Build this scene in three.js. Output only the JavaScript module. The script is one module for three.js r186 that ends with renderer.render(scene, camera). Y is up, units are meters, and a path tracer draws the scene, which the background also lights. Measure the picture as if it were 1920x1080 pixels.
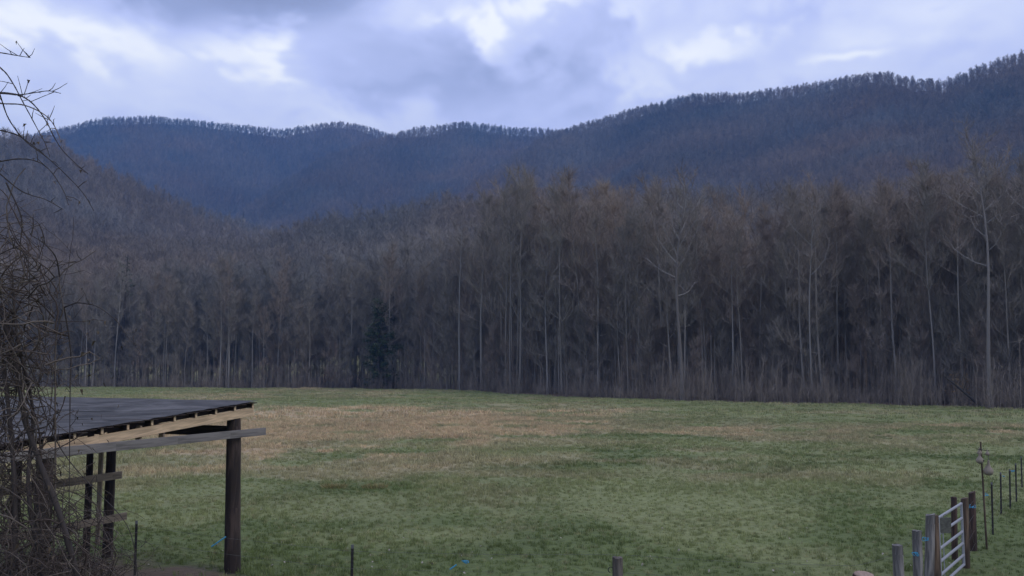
import * as THREE from 'three';
import { mergeGeometries } from 'three/addons/utils/BufferGeometryUtils.js';
import { RoundedBoxGeometry } from 'three/addons/geometries/RoundedBoxGeometry.js';

// ------------------------------------------------------------------ camera, sky, sun, exposure
const scene = new THREE.Scene();
const EYE = 3.6;                                            // the photograph is taken from a raised porch
const camera = new THREE.PerspectiveCamera(35.99, 16 / 9, 0.1, 9000);
camera.position.set(0, EYE, 0);
camera.rotation.x = THREE.MathUtils.degToRad(5.154);
const renderer = new THREE.WebGLRenderer({ antialias: true });
renderer.toneMapping = THREE.LinearToneMapping;
renderer.toneMappingExposure = 1.12;
renderer.shadowMap.enabled = true;

const sun = new THREE.DirectionalLight(new THREE.Color(1, 0.93, 0.83), 0.7);
sun.position.set(140, 130, 60); sun.target.position.set(0, 0, -30);
sun.castShadow = true; sun.shadow.radius = 34;
Object.assign(sun.shadow.camera, { left: -200, right: 200, top: 200, bottom: -200, near: 1, far: 700 });
scene.add(sun, sun.target);

scene.fog = new THREE.FogExp2(new THREE.Color(0.12, 0.42, 1.0), 0.00028);

// ------------------------------------------------------------------ random numbers and noise
function rng(seed) {
  let a = seed >>> 0;
  return () => { a = (a + 0x6d2b79f5) | 0; let t = Math.imul(a ^ (a >>> 15), 1 | a); t = (t + Math.imul(t ^ (t >>> 7), 61 | t)) ^ t; return ((t ^ (t >>> 14)) >>> 0) / 4294967296; };
}
const PERM = new Uint8Array(512), GV = new Float32Array(256);
{ const r = rng(77), p = [...Array(256).keys()]; for (let i = 255; i > 0; i--) { const j = Math.floor(r() * (i + 1)); [p[i], p[j]] = [p[j], p[i]]; } for (let i = 0; i < 512; i++) PERM[i] = p[i & 255]; for (let i = 0; i < 256; i++) GV[i] = r() * 2 - 1; }
function n2(x, y) {
  const xi = Math.floor(x), yi = Math.floor(y), fx = x - xi, fy = y - yi, u = fx * fx * (3 - 2 * fx), v = fy * fy * (3 - 2 * fy), X = xi & 255, Y = yi & 255, Xb = (X + 1) & 255, Yb = (Y + 1) & 255;
  const a = GV[PERM[PERM[X] + Y]], b = GV[PERM[PERM[Xb] + Y]], c = GV[PERM[PERM[X] + Yb]], d = GV[PERM[PERM[Xb] + Yb]];
  return a + (b - a) * u + (c - a) * v + (a - b - c + d) * u * v;
}
function n3(x, y, z) {
  const zi = Math.floor(z), fz = z - zi, w = fz * fz * (3 - 2 * fz), o0 = (PERM[zi & 255]) * 1.37, o1 = (PERM[(zi + 1) & 255]) * 1.37;
  const a = n2(x + o0, y + o0 * 1.7), b = n2(x + o1, y + o1 * 1.7);
  return a + (b - a) * w;
}
function fbm2(x, y, o = 4) { let s = 0, a = 0.5; for (let i = 0; i < o; i++) { s += a * n2(x, y); x = x * 2.03 + 17.1; y = y * 2.03 + 9.7; a *= 0.5; } return s; }
function fbm3(x, y, z, o = 4) { let s = 0, a = 0.5; for (let i = 0; i < o; i++) { s += a * n3(x, y, z); x = x * 2.03 + 17.1; y = y * 2.03 + 9.7; z = z * 2.03 + 3.3; a *= 0.5; } return s; }
const clamp = (x, a = 0, b = 1) => Math.min(b, Math.max(a, x));
const ss = (a, b, x) => { const t = clamp((x - a) / (b - a)); return t * t * (3 - 2 * t); };
const lerp = (a, b, t) => a + (b - a) * t;
const mix3 = (a, b, t) => [lerp(a[0], b[0], t), lerp(a[1], b[1], t), lerp(a[2], b[2], t)];
function table(T, x, k = 1) {                               // piecewise smooth look-up in rows [x, a, b ...]
  if (x <= T[0][0]) return T[0][k];
  for (let i = 1; i < T.length; i++) if (x <= T[i][0]) { const t = (x - T[i - 1][0]) / (T[i][0] - T[i - 1][0]); return lerp(T[i - 1][k], T[i][k], t); }
  return T[T.length - 1][k];
}

// ------------------------------------------------------------------ the sky: a broken overcast, computed
{
  const W = 3072, H = 1536, d = new Float32Array(W * H * 4);
  // cloud banks: bearing and height in degrees, half widths, brightness, softness of the edge
  const banks = [
    [-20, 23.4, 11, 2.6, -0.40, 0.55], [-31, 25, 6, 2.4, -0.25, 0.8], [-14, 22.6, 3.6, 1.2, -0.10, 0.6],
    [-31, 18.8, 3.4, 1.0, 0.34, 0.8], [-25, 18.3, 3.4, 1.2, 0.26, 0.8], [-16.0, 19.4, 2.6, 1.9, 0.26, 0.7], [-14.6, 18.6, 1.0, 1.6, 0.14, 0.6],
    [-6.2, 19.0, 6.0, 2.5, -0.17, 0.6], [-0.8, 16.8, 6.0, 2.8, -0.15, 0.7], [-10, 17.0, 2.6, 1.0, -0.10, 0.7], [1, 19, 4, 1.6, -0.08, 0.8],
    [-22, 16.6, 9, 3.0, 0.11, 0.8], [-9.6, 15.4, 4.4, 1.3, 0.13, 0.7],
    [-0.7, 21.8, 1.5, 1.5, 0.38, 0.7], [2.6, 23.4, 1.6, 0.8, 0.26, 0.8], [4.6, 20.9, 2.6, 1.5, -0.10, 0.7], [8.0, 22.4, 2.0, 0.9, 0.16, 0.8],
    [8.6, 18.7, 2.6, 1.0, 0.16, 0.7], [11.4, 17.9, 2.0, 0.6, 0.10, 0.8], [14.0, 20.6, 2.8, 0.9, 0.30, 0.8], [21.4, 18.8, 2.0, 0.6, 0.28, 0.7], [19, 17.6, 4.0, 0.9, 0.10, 0.9], [18.2, 21.6, 2.2, 1.0, -0.09, 0.8], [27, 20.4, 4.6, 1.8, 0.14, 0.9], [31.5, 21.6, 1.6, 0.8, -0.22, 0.7],
  ];
  const ramp = [[0, [0.24, 0.28, 0.44]], [0.3, [0.39, 0.455, 0.72]], [0.55, [0.605, 0.675, 1.02]], [0.78, [0.80, 0.86, 1.08]], [1, [1.06, 1.09, 1.13]]];
  const tone = (b) => { for (let i = 1; i < ramp.length; i++) if (b <= ramp[i][0]) return mix3(ramp[i - 1][1], ramp[i][1], clamp((b - ramp[i - 1][0]) / (ramp[i][0] - ramp[i - 1][0]))); return ramp[4][1]; };
  for (let j = 0; j < H; j++) {
    const el = ((j + 0.5) / H - 0.5) * Math.PI, y = Math.sin(el), ce = Math.cos(el);
    for (let i = 0; i < W; i++) {
      const o = (j * W + i) * 4; d[o + 3] = 1;
      if (el < -0.02) { d[o] = 0.10; d[o + 1] = 0.105; d[o + 2] = 0.12; continue; }
      const ph = ((i + 0.5) / W - 0.5) * 2 * Math.PI, x = Math.cos(ph) * ce, z = Math.sin(ph) * ce;
      const yy = y * 1.7;                                     // clouds are wider than they are high
      const w1 = fbm3(x * 3.1 + 4, yy * 3.1, z * 3.1, 3), w2 = fbm3(x * 3.1 + 31, yy * 3.1, z * 3.1 + 8, 3);
      const big = fbm3(x * 4.2 + w1, yy * 4.2 + w2 * 0.8, z * 4.2 - w1, 4), fine = fbm3(x * 13 + w2 * 3, yy * 13 + w1 * 2, z * 13, 4);
      let b = 0.66 + big * 0.58 + fine * 0.18;
      const az = Math.atan2(x, -z) * 57.2958, eg = el * 57.2958;
      if (Math.abs(az) < 50 && eg < 40) {
        const inside = ss(48, 36, Math.abs(az)) * ss(38, 28, eg);
        const puff = fbm3(x * 34 + w1 * 5, yy * 30 + w2 * 4, z * 34, 4);
        b = lerp(b, 0.63 + big * 0.10 + fine * 0.09 + puff * 0.10, inside);
        const wa = az + fine * 5.5 + puff * 2.4, we = eg + w2 * 1.2 + fine * 1.8 + puff * 1.1;
        for (const [a, e, sa, se, amp, soft] of banks) { const p = ((wa - a) / sa) ** 2 + ((we - e) / se) ** 2; if (p < 4) b += amp * ss(1 + soft, 1 - soft, Math.sqrt(p)); }
      }
      const c = tone(clamp(b, 0, 1)); d[o] = c[0]; d[o + 1] = c[1]; d[o + 2] = c[2];
    }
  }
  const t = new THREE.DataTexture(d, W, H, THREE.RGBAFormat, THREE.FloatType);
  t.mapping = THREE.EquirectangularReflectionMapping; t.magFilter = THREE.LinearFilter; t.minFilter = THREE.LinearFilter; t.needsUpdate = true;
  scene.background = t; scene.environment = t;
}

// ------------------------------------------------------------------ helpers for geometry and objects
const V = (x, y, z) => new THREE.Vector3(x, y, z);
class MB {                                                   // collects tubes, spikes and leaves into one geometry
  constructor() { this.p = []; this.i = []; this.c = []; this.col = [1, 1, 1]; }
  v(x, y, z) { this.p.push(x, y, z); this.c.push(this.col[0], this.col[1], this.col[2]); return this.p.length / 3 - 1; }
  tube(pts, radii, sides = 3) {
    let prev = null; const u = V(0, 0, 0), w = V(0, 0, 0), d = V(0, 0, 0);
    for (let k = 0; k < pts.length; k++) {
      const a = pts[Math.max(0, k - 1)], b = pts[Math.min(pts.length - 1, k + 1)];
      d.set(b.x - a.x, b.y - a.y, b.z - a.z).normalize();
      if (k === 0) u.set(Math.abs(d.y) < 0.9 ? 0 : 1, Math.abs(d.y) < 0.9 ? 1 : 0, 0);
      u.addScaledVector(d, -u.dot(d)).normalize(); w.crossVectors(d, u);
      const ring = [], r = radii[k];
      for (let s = 0; s < sides; s++) { const t = (s / sides) * Math.PI * 2, c = Math.cos(t) * r, e = Math.sin(t) * r; ring.push(this.v(pts[k].x + u.x * c + w.x * e, pts[k].y + u.y * c + w.y * e, pts[k].z + u.z * c + w.z * e)); }
      if (prev) for (let s = 0; s < sides; s++) { const n = (s + 1) % sides; this.i.push(prev[s], ring[s], prev[n], prev[n], ring[s], ring[n]); }
      prev = ring;
    }
    const tip = this.v(pts[pts.length - 1].x, pts[pts.length - 1].y, pts[pts.length - 1].z);
    for (let s = 0; s < sides; s++) this.i.push(prev[s], tip, prev[(s + 1) % sides]);
  }
  spike(x, y, z, dx, dy, dz, w, r) {                         // one thin triangle: a twig or a blade
    let sx = r() - 0.5, sy = (r() - 0.5) * 0.4, sz = r() - 0.5; const k = w / (2 * Math.hypot(sx, sy, sz) + 1e-6); sx *= k; sy *= k; sz *= k;
    const a = this.v(x - sx, y - sy, z - sz), b = this.v(x + sx, y + sy, z + sz), c = this.v(x + dx, y + dy, z + dz); this.i.push(a, b, c);
  }
  tri(a, b, c) { this.i.push(this.v(...a), this.v(...b), this.v(...c)); }
  geo(colors = false) {
    const g = new THREE.BufferGeometry(); g.setAttribute('position', new THREE.BufferAttribute(new Float32Array(this.p), 3));
    if (colors) g.setAttribute('color', new THREE.BufferAttribute(new Float32Array(this.c), 3));
    g.setIndex(this.i); g.computeVertexNormals(); return g;
  }
}
const used = new Map();
function numbered(name) { const k = used.get(name) ?? 0; used.set(name, k + 1); return k ? `${name}_${String(k).padStart(3, '0')}` : name; }
function shade(o) { o.traverse((m) => { if (m.isMesh) { m.castShadow = true; m.receiveShadow = true; } }); return o; }
function tag(o, label, category, group, kind) { o.userData.label = label; if (category) o.userData.category = category; if (group) o.userData.group = group; if (kind) o.userData.kind = kind; return o; }
function top(o, name, label, category, group, kind) { o.name = numbered(name); scene.add(o); shade(o); return tag(o, label, category, group, kind); }
function part(parent, name, geo, m) { const o = new THREE.Mesh(geo, m); o.name = name; o.castShadow = o.receiveShadow = true; parent.add(o); return o; }
const lin = (r, g, b) => new THREE.Color().setRGB(r, g, b);
const mat = (c, rough = 0.9, more = {}) => new THREE.MeshStandardMaterial({ color: lin(...c), roughness: rough, ...more });
function dataTex(w, h, f, srgb = false) {
  const a = new Uint8Array(w * h * 4);
  for (let y = 0; y < h; y++) for (let x = 0; x < w; x++) { const c = f(x / w, y / h, x, y), o = (y * w + x) * 4; a[o] = clamp(c[0]) * 255; a[o + 1] = clamp(c[1]) * 255; a[o + 2] = clamp(c[2]) * 255; a[o + 3] = 255; }
  const t = new THREE.DataTexture(a, w, h); t.wrapS = t.wrapT = THREE.RepeatWrapping; t.magFilter = THREE.LinearFilter; t.minFilter = THREE.LinearMipmapLinearFilter; t.generateMipmaps = true;
  if (srgb) t.colorSpace = THREE.SRGBColorSpace; t.needsUpdate = true; return t;
}
const tileNoise = (u, v, f, o, s = 0) => {                    // fbm that repeats on the unit square
  const U = u * Math.PI * 2, W = v * Math.PI * 2, R = f / (Math.PI * 2);
  return fbm3(Math.cos(U) * R + s, Math.sin(U) * R + Math.cos(W) * R * 1.13, Math.sin(W) * R + s * 2, o);
};
console.log('helpers ready');

// ------------------------------------------------------------------ the lie of the land
// bearing in degrees (0 straight ahead, right positive), distance in metres
const TREELINE = [[-60, 300], [-40, 214], [-33.6, 198], [-29.9, 190], [-21.5, 176], [-14.7, 167], [-9.5, 162], [-6.5, 152], [-3.3, 140], [-0.3, 126], [3, 117], [7, 107], [10.8, 99.5], [16, 97.5], [20.9, 96.5], [27.4, 91], [33.8, 88], [45, 82], [60, 90]];
// crests: bearing, slope of the line of sight to the tree tops, distance
const CRESTS = [
  { foot: 760, amp: 34, tree: 10, beyond: 500, T: [[-60, 0.20, 1700], [-32, 0.2174, 1700], [-28.9, 0.2342, 1700], [-27.6, 0.2439, 1700], [-25, 0.2606, 1680], [-22.1, 0.2677, 1680], [-19, 0.2672, 1690], [-14.8, 0.2642, 1700], [-12.5, 0.2735, 1690], [-11.1, 0.2773, 1680], [-9.1, 0.2716, 1700], [-7.7, 0.2640, 1720], [-5.6, 0.2540, 1740], [-2, 0.24, 1750], [8, 0.20, 1750], [60, 0.15, 1750]] },
  { foot: 640, amp: 26, tree: 10, beyond: 450, T: [[-24, 0.05, 1180], [-18.5, 0.150, 1200], [-16.3, 0.1852, 1220], [-14.4, 0.2091, 1260], [-12.4, 0.2351, 1320], [-10.4, 0.2509, 1370], [-7.7, 0.2664, 1410], [-5.6, 0.2762, 1430], [-3.2, 0.2822, 1440], [0, 0.2763, 1450], [3.2, 0.2728, 1450], [5.6, 0.2644, 1450], [10, 0.2462, 1450], [20, 0.2, 1450], [60, 0.15, 1450]] },
  { foot: 330, amp: 22, tree: 10, beyond: 420, T: [[-12, 0.0, 900], [-8, 0.09, 930], [-5.6, 0.1749, 980], [-3.8, 0.1925, 1010], [-2.1, 0.2188, 1060], [0, 0.2426, 1110], [1.8, 0.2612, 1150], [3.2, 0.2728, 1180], [4.9, 0.2816, 1180], [6.7, 0.2888, 1170], [10.1, 0.3017, 1130], [11.8, 0.3074, 1110], [15.2, 0.3049, 1080], [18.4, 0.3087, 1040], [21.6, 0.3144, 1000], [23.1, 0.3134, 980], [25.1, 0.3015, 960], [26.6, 0.2968, 940], [28.3, 0.3062, 910], [30.7, 0.3136, 890], [34, 0.317, 860], [60, 0.33, 800]] },
  { foot: 250, amp: 9, tree: 18, beyond: 400, T: [[-60, 0.27, 620], [-33.8, 0.2493, 620], [-30.5, 0.2434, 620], [-28.9, 0.2408, 620], [-27.5, 0.2356, 615], [-25.5, 0.22, 605], [-22.5, 0.1965, 590], [-18.8, 0.1721, 570], [-16.3, 0.1628, 560], [-14.3, 0.1524, 550], [-12.3, 0.1417, 540], [-9, 0.11, 530], [-4, 0.03, 520]] },
  { foot: 168, amp: 4, tree: 20, beyond: 500, T: [[-60, 0.12, 380], [-28, 0.125, 380], [-19.4, 0.1368, 380], [-16.6, 0.1449, 380], [-14.3, 0.1524, 380], [-12.3, 0.1626, 375], [-9, 0.1736, 370], [-3.8, 0.1907, 350], [-0.4, 0.2000, 330], [4.9, 0.2020, 315], [11.7, 0.1990, 305], [18.2, 0.1930, 300], [24.3, 0.1900, 295], [30.4, 0.1870, 290], [60, 0.17, 290]] },
];
function height(az, r, x, z) {
  let h = 0;
  if (Math.abs(az) > 75) return 0;
  for (let k = 0; k < CRESTS.length; k++) {
    const R = CRESTS[k], a = az + fbm2(r / 260 + k * 9, az * 0.05, 2) * 1.6 * ss(0.98, 0.7, r / table(R.T, az, 2));
    const rc = table(R.T, a, 2), hc = table(R.T, a, 1) * rc + EYE - R.tree;
    if (hc <= 0) continue;
    const foot = Math.min(k === 4 ? Math.max(R.foot, table(TREELINE, az) + 14) : R.foot, rc - 150), u = (r - foot) / (rc - foot);
    if (u <= 0) continue;
    let y;
    if (u <= 1) {
      y = hc * Math.pow(u, 1.32);
      const spur = 1 - 2 * Math.abs(n2(az * rc / 57.3 / 120 + k * 7, r / 520 + k));
      y += R.amp * u * (1 - u) * 3 * (spur * 0.7 - 0.35 + 0.6 * fbm2(x / 90, z / 90, 3));
      y += 3 * u * fbm2(az * rc / 57.3 / 40, k * 5.5, 3);
    } else y = hc * Math.max(0, 1 - ((r - rc) / R.beyond) ** 1.2) + 3 * fbm2(az * rc / 57.3 / 40, k * 5.5, 3);
    if (y > h) h = y;
  }
  return h * ss(75, 55, Math.abs(az));
}
const azOf = (x, z) => Math.atan2(x, -z) * 57.29578;
function ground(x, z) { const r = Math.hypot(x, z); return height(azOf(x, z), r, x, z) + swell(x, z); }
function swell(x, z) { const r = Math.hypot(x, z); return ss(22, 40, r) * (0.14 * n2(x / 13, z / 11) + 0.05 * n2(x / 4, z / 4)); }
const edgeWander = (az) => 1.6 * n2(az * 1.7, 3.1) + 0.8 * n2(az * 6, 8);
// colours of the pasture (what grows there), linear
const TAN = [0.52, 0.392, 0.23], STRAW = [0.345, 0.310, 0.165], GREEN = [0.096, 0.138, 0.032], DULL = [0.225, 0.250, 0.098], DIRT = [0.155, 0.112, 0.078], LITTER = [0.175, 0.124, 0.084];
function strawness(x, z) {                                    // share of dead grass in the sward
  const n = fbm2(x / 9 + 3, z / 9, 4), m = fbm2(x / 2.3, z / 2.3 + 7, 3), D = -z;
  let t = 0.14 + 0.14 * ss(20, 36, D);
  t += 0.95 * Math.exp(-(((x + 17) / 20) ** 2 + ((D - 56) / 19) ** 2) * 1.0);
  t += 0.44 * Math.exp(-(((x - 1) / 14) ** 2 + ((D - 72) / 9) ** 2));
  t += 0.24 * Math.exp(-(((x - 26) / 8) ** 2 + ((D - 50) / 7) ** 2));
  t += 0.34 * Math.exp(-(((x + 22) / 16) ** 2 + ((D - 30) / 7) ** 2));
  t -= 0.12 * ss(78, 98, D) * ss(-40, -10, x); t += 0.16 * Math.exp(-(((x + 30) / 28) ** 2 + ((D - 115) / 50) ** 2));
  t -= 0.30 * ss(27, 18, D);
  return clamp(t + n * 0.62 + m * 0.42 - 0.5 * ss(0.16, 0.36, fbm2(x / 4.2 + 60, z / 2.6, 3)) * ss(14, 30, D));
}
function swardColor(x, z) {
  const t = strawness(x, z), v = fbm2(x / 3.1 + 40, z / 3.1, 3), lush = ss(0.0, 0.45, fbm2(x / 5 + 11, z / 4 + 2, 4) + 0.42 * ss(27, 17, -z) - 0.22 * ss(45, 80, -z));
  let c = mix3(mix3(DULL, GREEN, lush * 0.78), t > 0.62 ? mix3(STRAW, TAN, ss(0.62, 0.9, t)) : STRAW, ss(0.14, 0.70, t));
  const k = 1 + 0.18 * v; return [c[0] * k, c[1] * k, c[2] * k];
}
function dirtness(x, z) {
  const a = Math.exp(-(((x + 5.9) / 1.7) ** 2 + ((z + 15.6) / 1.25) ** 2)), b = Math.exp(-(((x + 8.2) / 3.4) ** 2 + ((z + 14.6) / 3.2) ** 2));
  return ss(0.34, 0.72, Math.max(a, b) + 0.32 * fbm2(x * 1.1, z * 1.1, 4));
}
const beyondGap = (az, past) => az < -3.5 && past > 30 && past < 54;   // a second pasture shows between the stems
function groundColor(x, z) {
  const r = Math.hypot(x, z), az = azOf(x, z), past = r - table(TREELINE, az) - edgeWander(az);
  if (past < 0) { const c = mix3(swardColor(x, z), DIRT, dirtness(x, z)); return mix3(c, LITTER, ss(-1.6, -0.1, past + n2(x, z) * 0.7)); }
  if (beyondGap(az, past)) return mix3(STRAW, DULL, 0.35 + 0.4 * n2(x / 5, z / 5));
  const k = 1 + 0.35 * fbm2(x / 7, z / 7, 3); return [LITTER[0] * k, LITTER[1] * k, LITTER[2] * k];
}
{
  const rs = [0, 2, 4]; for (let r = 5; r < 260; r *= 1.0125) rs.push(r); for (let r = 262; r < 2400; r *= 1.02) rs.push(r);
  const as = []; for (let a = -180; a < 180; a += (Math.abs(a + 0.001) < 38 ? 0.25 : 2)) as.push(a);
  const P = [], C = [], U = [], I = [], n = as.length;
  for (const r of rs) for (const a of as) {
    const t = a / 57.29578, x = Math.sin(t) * r, z = -Math.cos(t) * r, c = groundColor(x, z);
    P.push(x, height(a, r, x, z) + swell(x, z), z); C.push(...c); U.push(x / 3.1, z / 3.1);
  }
  for (let j = 0; j + 1 < rs.length; j++) for (let i = 0; i < n; i++) { const a = j * n + i, b = j * n + (i + 1) % n, c = a + n, d = b + n; if (j > 0) I.push(a, b, c); I.push(b, d, c); }
  const g = new THREE.BufferGeometry();
  g.setAttribute('position', new THREE.BufferAttribute(new Float32Array(P), 3)); g.setAttribute('color', new THREE.BufferAttribute(new Float32Array(C), 3)); g.setAttribute('uv', new THREE.BufferAttribute(new Float32Array(U), 2));
  g.setIndex(I); g.computeVertexNormals();
  const r = rng(5), grain = dataTex(512, 512, (u, v) => { const k = 0.80 + 0.34 * tileNoise(u, v, 34, 4, 2) + (r() - 0.5) * 0.3; return [k, k * 0.985, k * 0.95]; });
  const relief = dataTex(512, 512, (u, v) => { const k = 0.5 + 0.6 * tileNoise(u, v, 40, 4, 9) + (r() - 0.5) * 0.2; return [k, k, k]; });
  const o = new THREE.Mesh(g, new THREE.MeshStandardMaterial({ vertexColors: true, map: grain, bumpMap: relief, bumpScale: 0.05, roughness: 0.97 }));
  o.name = 'ground'; scene.add(shade(o)); tag(o, 'flat pasture running back to leaf-strewn wooded hills', null, null, 'structure');
}
console.log('ground ready');

// ------------------------------------------------------------------ bare hardwood trees
function genTree(seed, o) {
  const r = rng(seed), T = new MB(), C = new MB(), n = 10, pts = [], rad = [];
  T.col = o.bark; C.col = o.twig;
  const lx = (r() - 0.5) * o.lean, lz = (r() - 0.5) * o.lean, ph = r() * 9;
  for (let k = 0; k <= n; k++) { const u = k / n; pts.push(V(lx * u * u * o.h + 0.35 * Math.sin(u * 5 + ph) * u * o.wander, o.h * u - (k === 0 ? 0.3 : 0), lz * u * u * o.h + 0.35 * Math.cos(u * 4.3 + ph) * u * o.wander)); rad.push(o.r * (k === 0 ? 1.35 : Math.pow(1 - u, 0.85) * 0.95 + 0.04)); }
  T.tube(pts, rad, o.sides);
  const on = (u) => { const f = clamp(u, 0, 0.999) * n, k = Math.floor(f); return pts[k].clone().lerp(pts[k + 1], f - k); };
  const g = (s) => (r() + r() - 1) * s;
  for (let i = 0; i < o.limbs; i++) {
    const v = (i + r() * 0.8) / o.limbs, u = o.base + (0.985 - o.base) * Math.pow(v, 0.85), b = on(u), az = i * 2.4 + g(0.8);
    const L = o.spread * (1.05 - 0.62 * v) * (0.6 + 0.7 * r()) * (v < 0.18 ? 0.65 + 0.6 * r() : 1), up0 = lerp(0.45, 1.6, v) + g(0.6), d = V(Math.cos(az), up0, Math.sin(az)).normalize();
    const lp = [b.clone()], lr = [], r0 = Math.max(o.minr, o.r * 0.36 * (1.05 - u)), m = o.seg;
    let q = b.clone();
    for (let k = 1; k <= m; k++) { d.x += g(0.38); d.z += g(0.38); d.y += 0.13 + g(0.2); d.normalize(); q = q.clone().addScaledVector(d, L / m); lp.push(q); }
    for (let k = 0; k <= m; k++) lr.push(Math.max(o.minr * 0.5, r0 * (1 - 0.8 * k / m)));
    C.col = o.limb ?? o.twig; C.tube(lp, lr, 3);
    for (let s = 0; s < o.subs; s++) {
      const f = (0.2 + 0.8 * (s + r()) / o.subs) * m, k = Math.min(m - 1, Math.floor(f)), p = lp[k].clone().lerp(lp[k + 1], clamp(f - k));
      const sd = V(d.x * 0.5 + g(1.2), 0.7 + g(0.9), d.z * 0.5 + g(1.2)).normalize(), sl = L * (0.22 + 0.3 * r()), e = p.clone().addScaledVector(sd, sl);
      C.col = o.twig;
      if (o.subTube) { const mid = p.clone().addScaledVector(sd, sl * 0.5); mid.x += g(0.15); mid.z += g(0.15); C.tube([p, mid, e], [o.minr * 0.62, o.minr * 0.45, o.minr * 0.2], 3); } else C.spike(p.x, p.y, p.z, sd.x * sl, sd.y * sl, sd.z * sl, o.tw * 1.6, r);
      for (let t = 0; t < o.twigs; t++) {
        const w = 0.1 + 0.9 * r(), l = o.tl * (0.5 + r()), tx = sd.x * 0.5 + g(1.1), ty = 0.6 + g(0.9), tz = sd.z * 0.5 + g(1.1), il = l / Math.hypot(tx, ty, tz);
        C.spike(lerp(p.x, e.x, w), lerp(p.y, e.y, w), lerp(p.z, e.z, w), tx * il, ty * il, tz * il, o.tw * (0.6 + 0.8 * r()), r);
      }
    }
  }
  return { T, C, h: o.h };
}
const BARK = [0.225, 0.206, 0.18], TWIG = [0.245, 0.211, 0.173];
const near0 = { h: 23, r: 0.17, lean: 0.06, wander: 1, sides: 6, base: 0.30, limbs: 22, spread: 4.4, subs: 9, twigs: 15, tl: 1.25, tw: 0.027, minr: 0.036, seg: 4, subTube: true, bark: [1, 1, 1], twig: [1, 1, 1] };
const NEAR = [
  genTree(101, { ...near0 }),
  genTree(102, { ...near0, h: 23.5, r: 0.17, base: 0.36, spread: 4.6, limbs: 22 }),
  genTree(103, { ...near0, h: 20, r: 0.11, base: 0.36, spread: 2.7, limbs: 17, lean: 0.12 }),
  genTree(104, { ...near0, h: 24, r: 0.18, base: 0.22, spread: 4.4, limbs: 24, lean: 0.1, wander: 2 }),
  genTree(105, { ...near0, h: 14, r: 0.085, base: 0.12, spread: 2.6, limbs: 20, lean: 0.2, wander: 2 }),
  genTree(106, { ...near0, h: 22, r: 0.14, base: 0.45, spread: 3.4, limbs: 17, lean: 0.05 }),
  genTree(107, { ...near0, h: 26, r: 0.24, base: 0.30, spread: 5.4, limbs: 25, lean: 0.06, wander: 1.6 }),
  genTree(108, { ...near0, h: 9, r: 0.06, base: 0.08, spread: 2.1, limbs: 18, lean: 0.25, wander: 2, tl: 1.1 }),
];
for (const t of NEAR) { t.gt = t.T.geo(); t.gc = t.C.geo(); }
const BARKS = [[0.215, 0.197, 0.173], [0.245, 0.226, 0.20], [0.175, 0.158, 0.137], [0.225, 0.202, 0.171], [0.265, 0.247, 0.221]].map((c) => mat(c, 0.95));
const TWIGS = [[0.245, 0.211, 0.173], [0.265, 0.215, 0.173], [0.225, 0.201, 0.168], [0.258, 0.231, 0.19]].map((c) => mat(c, 0.95));
const BARE_GROUP = 'bare trees along the edge of the wood';
const ZONES = [[-25.2, 'left of the ragged pine'], [-16.5, 'between ragged pine and shed roof end'], [-8.9, 'between shed roof and dark evergreen'], [-3.4, 'between the dark evergreen and white-trunked tree'], [3.5, 'just right of the white-trunked tree'], [10.8, 'left of the broad sycamore'], [18.6, 'between broad sycamore and slim pale tree'], [23.4, 'just right of the slim pale tree'], [28.2, 'left of the tallest pale grey tree'], [99, 'right of the tallest pale grey tree']];
const BUILD = ['medium-girthed', 'stout', 'thin', 'low-branching', 'short slender leaning', 'high-crowned', 'thickest-stemmed wide', 'small bushy'];
const bareLabel = (k, az) => `${BUILD[k]} bare tree at the wood edge ${ZONES.find((q) => az < q[0])[1]}`;
function bareTree(k, bi, ti) {
  const g = new THREE.Group(); part(g, 'trunk', NEAR[k].gt, BARKS[bi]); part(g, 'crown', NEAR[k].gc, TWIGS[ti]); return g;
}
const protos = new Map();
const KEEP = [];                                              // spots that special trees take
function placeBare(x, z, k, bi, ti, sc, turn) {
  const key = `${k},${bi},${ti}`; let o;
  if (protos.has(key)) o = protos.get(key).clone(); else { o = bareTree(k, bi, ti); protos.set(key, o); }
  o.position.set(x, ground(x, z) - 0.05, z); o.rotation.set(0, turn, 0); o.scale.set(sc * 0.96, sc, sc * 0.96);
  top(o, 'bare_tree', bareLabel(k, azOf(x, z)), 'tree', BARE_GROUP);
}
const polar = (az, r) => [Math.sin(az / 57.29578) * r, -Math.cos(az / 57.29578) * r];

// --- single trees that stand out
function specialTree(seed, opt, az, past, name, label, barkC, limbC, twigC, turn = 0) {
  const t = genTree(seed, { ...near0, ...opt }), g = new THREE.Group();
  part(g, 'trunk', t.T.geo(), mat(barkC, 0.9)); part(g, 'crown', t.C.geo(true), new THREE.MeshStandardMaterial({ vertexColors: true, roughness: 0.92 }));
  const [x, z] = polar(az, table(TREELINE, az) + edgeWander(az) + past); g.position.set(x, ground(x, z) - 0.05, z); g.rotation.y = turn; KEEP.push([x, z]);
  top(g, name, label, 'tree');
}
const PALE = [0.25, 0.235, 0.215], PALER = [0.56, 0.54, 0.50];
specialTree(201, { h: 30, r: 0.17, base: 0.55, spread: 4.0, limbs: 15, subs: 6, twigs: 8, limb: [0.28, 0.27, 0.25], twig: [0.2, 0.17, 0.15] }, -3.36, 1.5, 'sycamore_tree', 'tall pale-barked straight tree right of the dark evergreen, white along its upper trunk', [0.25, 0.24, 0.22]);
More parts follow.
